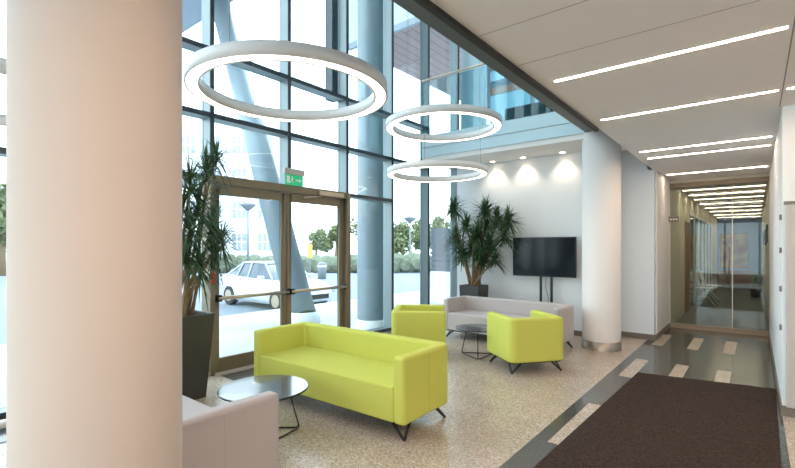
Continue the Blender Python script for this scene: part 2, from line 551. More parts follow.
tag(MB().box(GX-.02, GX+.05, 4.3, 4.78, 2.26, 2.32).tube([(GX+.03, 4.34, 2.24), (GX+.03, 4.02, 2.2)], .012).build('door_closer', M['bar']),
    'slim steel door closer above the right door leaf', 'door closer')
tag(MB().box(GX-.02, GX+.03, 2.66, 2.71, 1.08, 1.2).build('call_button', M['red'], bevel=.006), 'small red call point on the left door jamb', 'call point')
# door floor grille
tag(MB().box(-4.85, -4.5, 2.75, 4.85, 0, .006).build('floor_grille', M['darkstone']), 'dark floor grille strip inside the glass door', 'grille')
tag(MB().box(-4.85, -4.5, -1.5, 1.4, 0, .006).build('floor_grille', M['darkstone']), 'dark floor grille strip left of the near column', 'grille')

# exit sign
o = thing('exit_sign', 'green emergency exit sign above the glass door', 'sign', (-4.88, 3.66, 2.345))
MB().box(-.03, .02, 0, .33, .14, .22).build('lamp_housing', M['grey_panel'], o, bevel=.005)
sgn = MB().box(-.012, -.002, .02, .32, 0, .14).build('sign_plate', M['green'], o)
g = MB()
# running figure, door and arrow
g.add([(0,.045,.025),(0,.095,.025),(0,.095,.12),(0,.045,.12)], [(0,1,2,3)])
g.build('door_symbol', M['white'], sgn)
g = MB()
g.add([(.001,.125,.105),(.001,.14,.105),(.001,.14,.12),(.001,.125,.12)], [(0,1,2,3)])
g.add([(.001,.115,.065),(.001,.14,.06),(.001,.15,.1),(.001,.125,.102)], [(0,1,2,3)])
g.add([(.001,.115,.065),(.001,.128,.063),(.001,.105,.025),(.001,.095,.028)], [(0,1,2,3)])
g.add([(.001,.13,.06),(.001,.14,.06),(.001,.16,.045),(.001,.155,.03)], [(0,1,2,3)])
g.build('running_figure', M['white'], sgn)
g = MB()
g.add([(0,.19,.06),(0,.25,.06),(0,.25,.08),(0,.19,.08)], [(0,1,2,3)])
g.add([(0,.25,.04),(0,.29,.07),(0,.25,.1)], [(0,1,2)])
g.build('arrow', M['white'], sgn)

# ================================================================== BALCONY
o = thing('balcony', 'upper gallery edge with glass panels above the wall screen', 'balcony', (0, 6.9, 0), kind='structure')
MB().box(-4.93, -1.37, 0, 1.6, ZS, 3.58).build('slab', M['plaster'], o)
MB().box(-4.93, -1.93, -.03, -.005, 3.2, 3.375).box(-4.93, -1.93, -.03, -.005, 3.39, 3.6).build('edge_cladding', M['palecyan'], o)
MB().box(-4.93, -1.93, -.02, -.004, 3.61, 4.62).build('balustrade_pane', M['glass_blue'], o)
MB().tube([(-4.93, -.012, 4.66), (-1.93, -.012, 4.66)], .022).build('handrail', M['bar'], o)
o = thing('window_14', 'upper window band behind the gallery', 'window', (0, 8.42, 0), kind='structure')
for x in (-3.4, -2.4):
    MB().box(x-.03, x+.03, 0, .1, 3.6, 5.9).build('mullion', M['facade'], o)
MB().box(-4.45, -1.55, .04, .055, 3.6, 5.9).build('pane', M['glass_blue'], o)
tag(MB().box(-3.35, -2.2, 7.1, 7.5, 3.6, 3.88).build('gallery_bench', M['facade_dark'], bevel=.01), 'dark low bench on the upper gallery behind the glass', 'bench')

# downlights above the screen wall
dl0 = None
for i, (x, nm) in enumerate(((-3.85, 'left'), (-3.25, 'middle'), (-2.55, 'right'))):
    o = thing('downlight', nm + ' of the three small recessed downlights over the screen wall', 'downlight', (x, YT-.16, ZS), group='downlights over the screen wall')
    MB().lathe([(.045, -.001), (.06, -.001), (.06, -.008), (.045, -.008)], close=True, n=24).build('trim_ring', M['white'], o)
    MB().lathe([(.001, -.003), (.045, -.003)], n=24).build('lens', M['down'], o)
    ld = bpy.data.lights.new('downlight_beam', 'SPOT')
    ld.energy = 9 * LAMP; ld.spot_size = R(95); ld.spot_blend = .8; ld.color = (1, .82, .62); ld.shadow_soft_size = .03
    lo = bpy.data.objects.new('downlight_beam', ld); COL.objects.link(lo); lo.parent = o
    lo.location = (0, 0, -.02); lo.rotation_euler = (R(12), 0, 0)

# ================================================================== GLASS PARTITION in the corridor
o = thing('glass_partition', 'glass partition with a bronze head and floor rail across the corridor', 'partition', (0, 9.75, 0), kind='structure')
MB().box(-1.25, .19, 0, .1, 2.62, 2.7).build('head_rail', M['bronze'], o)
MB().box(-1.25, .19, 0, .1, 0, .08).build('floor_rail', mat('brown_metal_rail', (158, 134, 112), .4, metal=.3), o)
MB().box(-1.25, .19, .04, .1, 2.7, H).build('head_panel', M['cream'], o)
MB().box(-1.25, -.316, .04, .052, .08, 2.62).build('pane', M['glass_smoke'], o)
MB().box(-.305, .19, .04, .052, .08, 2.62).build('pane', M['glass_smoke'], o)
MB().box(-.316, -.305, .03, .06, .08, 2.62).build('joint_strip', M['bar'], o)
MB().tube([(-.36, -.02, .85), (-.36, -.02, 1.5)], .012).build('pull_handle', M['steel'], o)

# corridor things
o = thing('corridor_sign', 'small grey sign projecting from the corridor wall', 'sign', (-1.25, 9.6, 1.97))
MB().box(0, .16, -.005, .005, 0, .1).build('sign_plate', M['skirt'], o)
b = MB()
for k in range(3): b.box(.02+.045*k, .05+.045*k, -.0065, -.005, .035, .065)
b.build('pictogram', M['white'], o)
o = thing('door_3', 'wooden door in the left corridor wall', 'door', (-1.25, 12.0, 0), kind='structure')
MB().box(0, .012, 0, .95, 0, 2.1).build('leaf', M['wood'], o)
MB().tube([(.03, .85, 1.05), (.03, .74, 1.05)], .01).build('handle', M['steel'], o)
o = thing('window_15', 'glazed office front with pale mullions in the left corridor wall', 'window', (-1.27, 13.0, 0), kind='structure')
for k in range(7):
    MB().box(-.03, .03, k*1.2-.035, k*1.2+.035, 0, 2.35).build('mullion', M['white'], o)
MB().box(-.03, .03, 0, 7.2, 2.3, 2.37).build('head_rail', M['white'], o)
for k in range(6):
    MB().box(-.008, .008, k*1.2+.035, k*1.2+1.165, 0, 2.3).build('pane', M['glass_blue'], o)
wall('wall_left', [(-4.2, -4.1, 13.0, 20.2, 0, H)], M['blue_wall'], 'blue office wall seen through the corridor glazing')
wall('wall_left', [(-4.2, -1.4, 12.9, 13.0, 0, H), (-4.2, -1.4, 20.2, 20.3, 0, H)], M['plaster'], 'office side walls behind the corridor glazing')
struct(MB().box(-4.2, -1.4, 13, 20.2, -.1, 0).build('floor', M['corr_carpet']), 'grey office floor behind the corridor glazing', 'floor')
struct(MB().box(-4.2, -1.4, 13, 20.2, H, H+.1).build('ceiling', M['ceiling']), 'office ceiling behind the corridor glazing', 'ceiling')
for k, y in enumerate((14.5, 16.6, 18.7)):  # unseen lamps, added because the office was too dark
    o = thing('ceiling_light', ('near', 'middle', 'far')[k] + ' added fill light brightening the office behind the corridor glazing', 'ceiling light', (-2.6, y, H), group='added office fill lights behind the corridor glazing')
    MB().box(-.6, .6, -.12, .12, -.05, 0).build('housing', M['ringbody'], o)
    MB().box(-.58, .58, -.10, .10, -.053, -.05).build('diffuser', M['corr_lamp'], o)
def office_chair(x, y, rz, label):
    o = thing('folding_chair', label, 'chair', (x, y, 0), rz, 'white folding chairs in the corridor')
    MB().box(-.2, .2, -.2, .2, .43, .45).build('seat', M['white'], o, bevel=.008)
    MB().box(-.2, .2, .2, .22, .6, .85).build('backrest', M['white'], o, bevel=.006)
    for sx in (-.2, .2):
        MB().tube([(sx, .21, .85), (sx, .1, .45), (sx, -.25, 0)], .012).build('leg', M['white'], o)
        MB().tube([(sx, -.15, .43), (sx, .28, 0)], .012).build('leg', M['white'], o)
office_chair(-1.0, 14.2, R(80), 'white folding chair nearest the glass partition in the corridor')
office_chair(-1.0, 15.2, R(100), 'white folding chair further down the corridor')
# poster / shelf at the end
o = thing('wall_poster', 'coloured picture panel in a brown frame at the corridor end', 'picture', (-.7, 23.38, .6))
MB().box(-.47, .5, -.03, .015, 0, 1.5).build('frame', M['wood'], o)
MB().box(-.42, .45, -.035, -.03, .05, 1.45).build('picture', M['poster'], o)
tag(MB().box(-1.2, .1, 22.9, 23.35, 0, .55).build('low_cabinet', M['wood'], bevel=.01), 'low wooden cabinet at the corridor end', 'cabinet')
for k, y in enumerate((11.2, 12.3, 13.5, 15.0, 16.6, 18.4, 20.4, 22.2)):
    o = thing('ceiling_light', ['nearest', 'second', 'third', 'fourth', 'fifth', 'sixth', 'seventh', 'farthest'][k] + ' light strip behind the corridor glass', 'ceiling light', (-.52, y, H), group='light strips behind the corridor glass')
    MB().box(-.7, .7, -.06, .06, -.05, 0).build('housing', M['ringbody'], o)
    MB().box(-.68, .68, -.05, .05, -.053, -.05).build('diffuser', M['corr_lamp'], o)
for k, (y, z) in enumerate(((12.6, 1.6), (14.2, 1.55), (16.0, 1.6), (18.0, 1.6))):
    tag(MB().box(.19, .22, y, y+.5, z, z+.4).build('picture_frame', M['facade_dark'], bevel=.004), ['first', 'second', 'third', 'fourth'][k] + ' dark picture frame along the right corridor wall counted from the partition', 'picture', 'dark frames on the right corridor wall')

# linear ceiling lights in the low ceiling
LY = [(3.37, 'first'), (4.68, 'second'), (6.57, 'third'), (7.12, 'fourth'), (8.93, 'fifth')]
def strip_light(x0, x1, y, label, group):
    o = thing('ceiling_light', label, 'ceiling light', ((x0+x1)/2, y, H), group=group)
    L = (x1-x0)/2
    MB().box(-L-.006, L+.006, -.022, .022, -.003, 0).build('trim', M['white'], o)
    MB().box(-L, L, -.016, .016, -.0045, -.003).build('diffuser', M['lamp'], o)
for y, n in LY:
    strip_light(-1.18, .145, y, n + ' thin linear ceiling light counted from the camera', 'linear ceiling lights over the mat')
for y, n in ((3.37, 'far'), (4.68, 'farthest')):
    strip_light(.20, 1.5, y, n + ' linear ceiling light cut by the right edge', 'linear lights at the right')
for yi, y in enumerate((1.1, 0.0, -1.2, -2.4, -3.6, -4.8)):
    for ci, (a, c) in enumerate(((-1.18, .145), (.2, 1.5), (2.0, 3.4))):
        strip_light(a, c, y, 'linear ceiling light behind the camera, %s row back, %s run' % (('first', 'second', 'third', 'fourth', 'fifth', 'sixth')[yi], ('left', 'middle', 'right')[ci]), 'linear lights behind the camera')

# right edge: panel door in the wall facing the camera
o = thing('cabinet_panel', 'grey beige tall panel door at the right edge', 'cabinet', (.215, 5.235, 0))
MB().box(0, 1.1, -.03, 0, .09, 1.87).build('door', M['grey_panel'], o, bevel=.004)
tag(MB().box(.2, 1.6, 5.235, 5.25, 1.88, 1.91).build('trim_strip', M['skirt']), 'thin strip above the grey panel at the right edge', 'trim')
for k, z in enumerate((1.75, 1.45, 1.1, .75)):
    tag(MB().box(.172, .19, 5.32, 5.36, z, z+.05).build('wall_switch', M['skirt'], bevel=.003), ['topmost', 'second highest', 'third highest', 'lowest'][k] + ' small grey fitting on the narrow white wall', 'fitting', 'small fittings on the narrow white wall')

# entrance mat
o = thing('entrance_mat', 'dark brown entrance mat on the grey stone floor', 'mat', (0, 0, 0))
MB().prism([(-1.275,-1.0),(.07,-1.0),(.172,6.15),(-1.09,5.93)], 0.001, .011).build('pile', M['mat'], o)

# ================================================================== RING LAMPS
def ring(x, y, z, label, r=.775, wd=.105, hh=.09):
    o = thing('ring_lamp', label, 'pendant lamp', (x, y, z), group='white ring pendant lamps')
    MB().lathe([(r-wd+.014, .0), (r-wd, .0), (r-wd, hh), (r, hh), (r, .0), (r-.014, .0), (r-.014, .012), (r-wd+.014, .012)], n=128, close=True).build('ring_body', M['ringbody'], o, bevel=None)
    MB().lathe([(r-wd+.014, .004), (r-.014, .004)], n=128).build('diffuser', M['ringlamp'], o)
    for k in range(3):
        a = R(50 + 120*k)
        MB().tube([((r-wd/2)*math.cos(a), (r-wd/2)*math.sin(a), hh), ((r-wd/2)*math.cos(a)*.9, (r-wd/2)*math.sin(a)*.9, 6.98-z)], .0025, 6).build('suspension_cable', M['cable'], o)
    return o
ring(-2.90, 2.24, 2.715, 'largest looking white ring lamp nearest the camera')
ring(-3.28, 5.06, 3.10, 'white ring lamp hanging highest in the middle')
ring(-3.85, 5.76, 2.62, 'white ring lamp hanging lowest near the screen wall')
ring(-4.08, .57, 2.48, 'white ring lamp half hidden left of the near column')

# ================================================================== SEATING
def soft(o, wdt=.02, seg=3):
    return o
def u_shell(W, D, z0, z1, t, rc):
    """U of upholstery open to -Y; centred on x, back at +D/2"""
    hw, hd = W/2, D/2
    outer = [(-hw, -hd)]
    n = 8
    for k in range(n+1):
        a = PI - (PI/2)*k/n
        outer.append((-hw+rc + rc*math.cos(a), hd-rc + rc*math.sin(a)))
    for k in range(n+1):
        a = PI/2 - (PI/2)*k/n
        outer.append((hw-rc + rc*math.cos(a), hd-rc + rc*math.sin(a)))
    outer.append((hw, -hd))
    inner = []
    ri = .03
    for (x, y) in outer:
        pass
    m_ = len(outer)
    inner = [(-hw+t, -hd)]
    for k in range(n+1):
        a = PI - (PI/2)*k/n
        inner.append((-hw+t+ri + ri*math.cos(a), hd-t-ri + ri*math.sin(a)))
    for k in range(n+1):
        a = PI/2 - (PI/2)*k/n
        inner.append((hw-t-ri + ri*math.cos(a), hd-t-ri + ri*math.sin(a)))
    inner.append((hw-t, -hd))
    b = MB()
    V = [(x, y, z0) for x, y in outer] + [(x, y, z0) for x, y in inner] + [(x, y, z1) for x, y in outer] + [(x, y, z1) for x, y in inner]
    fs = []
    for i in range(m_-1):
        fs.append((i, i+1, 2*m_+i+1, 2*m_+i))
        fs.append((m_+i+1, m_+i, 3*m_+i, 3*m_+i+1))
        fs.append((i, m_+i, m_+i+1, i+1))
        fs.append((2*m_+i, 2*m_+i+1, 3*m_+i+1, 3*m_+i))
    fs.append((0, 2*m_, 3*m_, m_)); fs.append((m_-1, 2*m_-1, 4*m_-1, 3*m_-1))
    return b.add(V, fs)
def v_leg(px, py, dx, dy):
    """V-shaped flat bar leg under a corner; dx,dy = direction outwards"""
    b = MB()
    foot = Vector((px+dx*.035, py+dy*.02, .011))
    t1 = Vector((px-dx*.10, py+dy*.01, .125)); t2 = Vector((px+dx*.01, py-dy*.10, .125))
    for t in (t1, t2):
        b.tube([t, (t*.15 + foot*.85) , foot], .0115, 8)
    b.tube([foot + Vector((-dx*.012, 0, 0)), foot + Vector((0, -dy*.012, 0))], .0085, 8)
    return b
def lounge(name, W, D, m, label, cat, loc, rz, group=None, ztop=.66, t=.1, zseat=.42, zb=.135):
    o = thing(name, label, cat, loc, rz, group)
    sh = u_shell(W, D, zb, ztop, t, .09).build('shell', m, o, bevel=.03, seg=5)
    for sx in (-1, 1):
        MB().box(sx*(W/2)-.0012, sx*(W/2)+.0012, -.0015, .0015, zb+.03, ztop-.03).build('seam', m, sh)
    MB().box(-W/2+t-.004, W/2-t+.004, -D/2+.002, D/2-t, zb+.004, zseat).build('seat', m, o, bevel=.018, seg=4)
    MB().box(-W/2+.05, W/2-.05, -D/2+.05, D/2-.05, .118, zb+.002).build('underframe', M['black'], o)
    for sx in (-1, 1):
        for sy in (-1, 1):
            v_leg(sx*(W/2-.07), sy*(D/2-.07), sx, sy).build('leg', M['black'], o)
    return o
lounge('sofa', 1.92, .70, M['lime'], 'long lime green three seat sofa behind the front round table', 'sofa', (-3.04, 2.98, 0), R(1.5), t=.115)
lounge('sofa', 1.95, .66, M['greyfab'], 'pale grey sofa under the wall screen', 'sofa', (-3.08, 6.56, 0), R(-2), ztop=.65)
lounge('sofa', 1.80, .70, M['greyfab'], 'pale grey sofa cut off beside the near column', 'sofa', (-3.045, 1.235, 0), R(180), zseat=.405)
lounge('armchair', .73, .68, M['lime'], 'lime green armchair standing before the pale grey sofa, back to camera', 'armchair', (-2.265, 5.37, 0), R(142+90), 'lime green armchairs')
lounge('armchair', .76, .72, M['lime'], 'lime green armchair near the glass front, behind the lime sofa', 'armchair', (-3.65, 5.02, 0), R(34+90), 'lime green armchairs')

def table(x, y, label, rz=0, r=.36, z=.39):
    o = thing('coffee_table', label, 'table', (x, y, 0), rz, 'round coffee tables')
    top = MB().lathe([(.0005, z-.012), (r-.004, z-.012), (r, z-.009), (r, z-.002), (r-.003, z), (.0005, z)], n=96, smooth=False).build('tabletop', M['tabletop'], o)
    MB().lathe([(r+.0006, z-.013), (r+.0006, z-.001)], n=96).build('edge', M['black'], top)
    feet = [Vector((r*.84*math.cos(R(120*k)), r*.84*math.sin(R(120*k)), .008)) for k in range(3)]
    for k in range(3):
        a0 = R(120*k)
        A = Vector((r*.55*math.cos(a0), r*.55*math.sin(a0), z-.012))
        B = feet[k]; C = feet[(k+1) % 3]
        MB().tube([A, A.lerp(B, .94), B.lerp(C, .06)], .006, 8).build('leg', M['black'], o)
        MB().tube([B.lerp(C, .06), B.lerp(C, .94), C.lerp(A*0+C+Vector((0,0,.03)), .5)], .006, 8).build('floor_bar', M['black'], o)
    return o
table(-3.045, 2.09, 'round low table between lime sofa and near grey sofa', R(70), r=.345)
table(-3.0, 5.50, 'round dark low table between the two lime armchairs', R(-60), r=.30)

# ================================================================== TELEVISION
o = thing('television', 'flat black wall screen on two black uprights', 'television', (-2.885, YT-.14, 0))
MB().box(-.56, .56, -.02, .02, .99, 1.68).build('casing', M['bezel'], o, bevel=.006)
MB().box(-.545, .545, -.0235, -.0205, 1.01, 1.665).build('screen', M['screen'], o)
for x in (-.06, .13):
    MB().box(x-.02, x+.02, .025, .05, .0, 1.3).build('upright', M['black'], o, bevel=.003)
MB().tube([(.03, .04, 1.0), (.02, .05, .8), (.07, .05, .6), (.05, .05, .4), (.06, .05, .05)], .004, 6).build('cable', M['black'], o)
MB().box(-.25, .35, -.08, .11, 0, .012).build('base_plate', M['black'], o)

# ================================================================== PLANTS
def leaf_geo(b, base, d, L, wd, droop, rnd):
    """one arching strap leaf"""
    d = d.normalized()
    side = d.cross(Vector((0,0,1)))
    if side.length < .05: side = Vector((1,0,0))
    side.normalize()
    n = 5; V = []
    for i in range(n+1):
        t = i/n
        p = base + d*(L*t) + Vector((0,0,-droop*L*t*t))
        ww = wd*(1-t)**.6*(.6+.8*min(t*3, 1)) if i < n else .0004
        up = side.cross(d).normalized()*(-ww*.35)
        V += [p - side*ww + up*-1, p, p + side*ww + up*-1]
    fs = []
    for i in range(n):
        a = i*3
        fs += [(a, a+1, a+4, a+3), (a+1, a+2, a+5, a+4)]
    b.add(V, fs, 0, True)
def dracaena(label, loc, heads, pot, seed, leafL=.34, nleaf=95, wd=.009, lim=None):
    rnd = random.Random(seed)
    o = thing('potted_plant', label, 'plant', loc, 0, 'potted dragon trees')
    wt, wb, hp = pot
    b = MB()
    def ringsq(w_, z): return [(-w_, -w_, z), (w_, -w_, z), (w_, w_, z), (-w_, w_, z)]
    V = ringsq(wb, 0) + ringsq(wt, hp) + ringsq(wt-.025, hp) + ringsq(wt-.03, hp-.06)
    fs = [(0,3,2,1)]
    for k in range(3):
        for i in range(4):
            fs.append((k*4+i, k*4+(i+1)%4, k*4+4+(i+1)%4, k*4+4+i))
    fs.append((12,13,14,15))
    pl = b.add(V, fs).build('planter', M['planter'], o, bevel=.006)
    b = MB(); s_ = wt-.034
    b.box(-s_, s_, -s_, s_, hp-.075, hp-.05).build('soil', M['soil'], o)
    for (hx, hy, hz, sc_) in heads:
        bx, by = rnd.uniform(-.1, .1), rnd.uniform(-.1, .1)
        h = Vector((hx, hy, hz))
        b0 = Vector((bx, by, hp-.06))
        mid1 = b0.lerp(h, .35) + Vector((rnd.uniform(-.04,.04), rnd.uniform(-.04,.04), .06))
        mid2 = b0.lerp(h, .7) + Vector((rnd.uniform(-.04,.04), rnd.uniform(-.04,.04), .06))
        pts = []
        for i in range(13):
            t = i/12
            p = ((1-t)**3)*b0 + 3*t*(1-t)**2*mid1 + 3*t*t*(1-t)*mid2 + t**3*h
            pts.append(p)
        MB().tube(pts, [.019*(1-.45*i/12)*(1+.08*(i%2)) for i in range(13)], 8).build('trunk', M['bark'], o)
        fb = MB()
        for k in range(int(nleaf*sc_)):
            el = rnd.uniform(-35, 88); az = rnd.uniform(0, 360)
            e = R(el)
            d = Vector((math.cos(e)*math.cos(R(az)), math.cos(e)*math.sin(R(az)), math.sin(e)))
            L = leafL*sc_*rnd.uniform(.75, 1.1)
            leaf_geo(fb, h + Vector((0,0,rnd.uniform(-.1, .04)*sc_)), d, L, wd, rnd.uniform(.1, .5), rnd)
        if lim:
            fb.v = [(max(x_, lim[0]-loc[0]), min(y_, lim[1]-loc[1]), z_) for x_, y_, z_ in fb.v]
        fb.build('foliage', M['leaf'], o, recalc=False)
    return o
# near plant
def at(px, py, y):
    u = (px-397.5)/F_PX; v = (247.5-py)/F_PX
    d = (-math.sin(TH)+math.cos(TH)*u, math.cos(TH)+math.sin(TH)*u)
    k = y/d[1]
    return d[0]*k, y, 1.5+v*k
base = (-4.47, 2.10, 0)
def rel(pts, bs):
    return [(x-bs[0], y-bs[1], z, s_) for x, y, z, s_ in pts]
NP = [(206,172,2.25,1.0),(190,186,2.0,1.0),(216,158,2.35,.75),(198,206,2.1,1.05),(212,228,2.3,1.0),(190,232,2.0,1.0),(214,252,2.3,.95),(200,262,2.1,.9),
      (182,208,1.9,1.0),(186,258,1.95,.9),(222,240,2.4,.75)]
dracaena('tall spiky plant in a dark square planter by the glass door', base,
         rel([at(a_, b_, c_) + (d_,) for a_, b_, c_, d_ in NP], base), (.235, .175, .84), 5, leafL=.42, wd=.008, nleaf=78, lim=(-4.9, 9))
# far plant, heads placed by eye from the photograph
base = (-4.10, 7.38, 0)
hp2 = []
for (px, py, y, s_) in ((453,208,7.35,1.0),(485,212,7.3,1.0),(497,219,7.4,.85),(508,220,7.3,.95),(466,225,7.2,.85),(456,236,7.4,.9),(478,232,7.4,.95),
                        (489,243,7.25,.9),(504,236,7.4,.85),(472,250,7.25,.9),(495,260,7.3,.7),(462,256,7.2,.85),(482,262,7.35,.7),(474,238,7.1,.8),(460,246,7.45,.8),(486,228,7.45,.8),(480,254,7.15,.8)):
    x_, y_, z_ = at(px, py, y)
    hp2.append((x_, y_, z_, s_))
dracaena('tall spiky plant in a dark square planter beside the wall screen', base, rel(hp2, base), (.2, .17, .80), 9, leafL=.38, wd=.012, nleaf=150, lim=(-4.68, 7.56))
# small plant in the corridor
o = thing('potted_plant', 'green bushy plant standing at the right in the far corridor', 'plant', (0.02, 17.2, 0))
MB().lathe([(.001, 0), (.12, 0), (.15, .35), (.13, .35), (.001, .33)], n=24).build('pot', M['planter'], o)
fb = MB(); rnd = random.Random(3)
for k in range(140):
    e = R(rnd.uniform(5, 85)); a = rnd.uniform(0, 2*PI)
    leaf_geo(fb, Vector((0, 0, .34+rnd.uniform(0, .35))), Vector((math.cos(e)*math.cos(a), math.cos(e)*math.sin(a), math.sin(e))), .22, .03, .4, rnd)
for v_i in range(len(fb.v)):
    x_, y_, z_ = fb.v[v_i]
    fb.v[v_i] = (min(x_, .17), y_, z_)
fb.build('foliage', mat('bright_leaf', (96, 150, 70), .5), o, recalc=False)

# ================================================================== OUTSIDE
GZ = -.4
b = MB()
b.add([(-9.2,-25,-.02),(-5.16,-25,-.02),(-5.16,30,-.02),(-9.2,30,-.02)], [(0,1,2,3)])
b.add([(-11,-25,GZ),(-9.2,-25,-.02),(-9.2,30,-.02),(-11,30,GZ)], [(0,1,2,3)])
struct(b.build('ground', M['pave']), 'pale paving outside the glass front', 'ground')
struct(MB().add([(-90,-40,GZ-.01),(-11,-40,GZ-.01),(-11,90,GZ-.01),(-90,90,GZ-.01)], [(0,1,2,3)]).add([(-11,30,GZ-.01),(20,30,GZ-.01),(20,90,GZ-.01),(-11,90,GZ-.01)], [(0,1,2,3)]).build('ground', M['road']), 'grey road outside', 'ground')
struct(MB().box(-9.1, -5.3, 8.6, 30, -.021, -.012).build('ground', M['pave']), 'paved strip along the building outside', 'ground')

def ray_pt(px, D, z):
    u = (px-397.5)/F_PX
    return (D*(-math.sin(TH)+math.cos(TH)*u), D*(math.cos(TH)+math.sin(TH)*u), z)

o = thing('outdoor_column', 'upright silver blue round column outside the glass', 'column', (-5.68, 6.27, -.02), kind='structure')
MB().lathe([(.27, .16), (.27, 9.0)], n=48).build('shaft', M['bluecol'], o)
MB().lathe([(.30, 0), (.30, .15), (.27, .17)], n=48).build('base_collar', M['extwhite'], o)
o = thing('leaning_column', 'leaning silver blue round column outside the glass door', 'column', (-7.2, 5.86, -.02), kind='structure')
MB().tube([(0, 0, .12), (-5.1, 1.0, 9.0)], .285, 40).build('shaft', M['bluecol'], o)
MB().lathe([(.36, 0), (.36, .12), (.28, .22)], n=40).build('base_collar', M['extwhite'], o)
struct(MB().box(-18, -5.4, 4.2, 7.4, 9.0, 9.5).build('trim_6', M['soffit']), 'grey canopy slab carried by the leaning column outside', 'canopy')
o = thing('upper_wing', 'projecting upper wing with a plank soffit outside', 'building', (0, 0, 0))
MB().box(-8.6, -5.35, 8.7, 22, 7.0, 7.06).build('plank_soffit', M['plank'], o)
MB().box(-8.65, -5.35, 8.62, 22.05, 7.06, 10).build('wall', M['palecyan'], o)
MB().box(-8.66, -5.35, 8.60, 8.7, 6.9, 7.06).build('soffit_edge', M['soffit'], o)

o = thing('plant_enclosure', 'dark louvred enclosure on a white base outside the last glazed bay', 'enclosure', (-6.35, 10.3, 0))
MB().box(-.75, .9, 0, 1.6, -.02, .84).build('base', M['extwhite'], o)
b = MB().box(-.72, .9, .02, 1.6, .84, 2.03)
for k in range(8): b.box(-.75, .9, -.01, .03, .86+.145*k, .96+.145*k)
b.build('louvre', M['darkslat'], o)

# neighbouring wing seen from the gallery
o = thing('neighbour_wing', 'neighbouring office wing with blue window bands seen through the gallery', 'building', (-5.3, 10.4, 0))
zz = lambda py: 1.5 + (247.5-py)/F_PX*10.4/(math.cos(TH)+math.sin(TH)*(490-397.5)/F_PX)
MB().box(0, 3.8, 0, 2, H+.1, zz(96)).box(0, 3.8, 0, 2, zz(82), zz(72)).box(0, 3.8, 0, 2, zz(56), zz(40)).build('wall', M['palecyan'], o)
MB().box(0, 3.8, .05, 2, zz(72), zz(56)).box(0, 3.8, .05, 2, zz(89), zz(82)).build('window_band', M['deepblue'], o)
MB().box(0, 3.8, -.03, 2, zz(96), zz(89)).build('terracotta_strip', M['orange'], o)
struct(MB().box(-5.3, -1.42, 8.56, 12.4, H-.2, H+.1).build('roof', M['pave']), 'flat roof behind the gallery windows', 'roof')

# white building far behind the road
def far_building(px0, px1, D, ztop, nx, nz, label, m=M['extwhite']):
    p0 = Vector(ray_pt(px0, D, GZ)); p1 = Vector(ray_pt(px1, D, GZ))
    d = p1 - p0; L = d.length
    ang = math.atan2(d.y, d.x)
    o = thing('far_building', label, 'building', p0, ang)
    MB().box(0, L, 0, 8, 0, ztop).build('wall', m, o)
    for j in range(nz):
        for i in range(nx):
            x0 = L*(i+.22)/nx; x1 = L*(i+.78)/nx
            z0 = 1.6+j*(ztop-1.5)/nz; z1 = z0 + (ztop-1.5)/nz*.52
            b = MB().box(x0, x1, -.05, .02, z0, z1)
            f_ = b.build('window', M['extwin'], o)
            q = MB()
            for t in (.33, .66): q.box(x0+(x1-x0)*t-.06, x0+(x1-x0)*t+.06, -.09, -.05, z0, z1)
            q.box(x0, x1, -.09, -.05, (z0+z1)/2-.05, (z0+z1)/2+.05)
            q.build('glazing_bar', M['white'], f_)
far_building(150, 278, 48, 15.5, 5, 4, 'white office building with gridded windows beyond the road')
far_building(-60, 60, 60, 12, 5, 3, 'white building beyond the road at the far left')

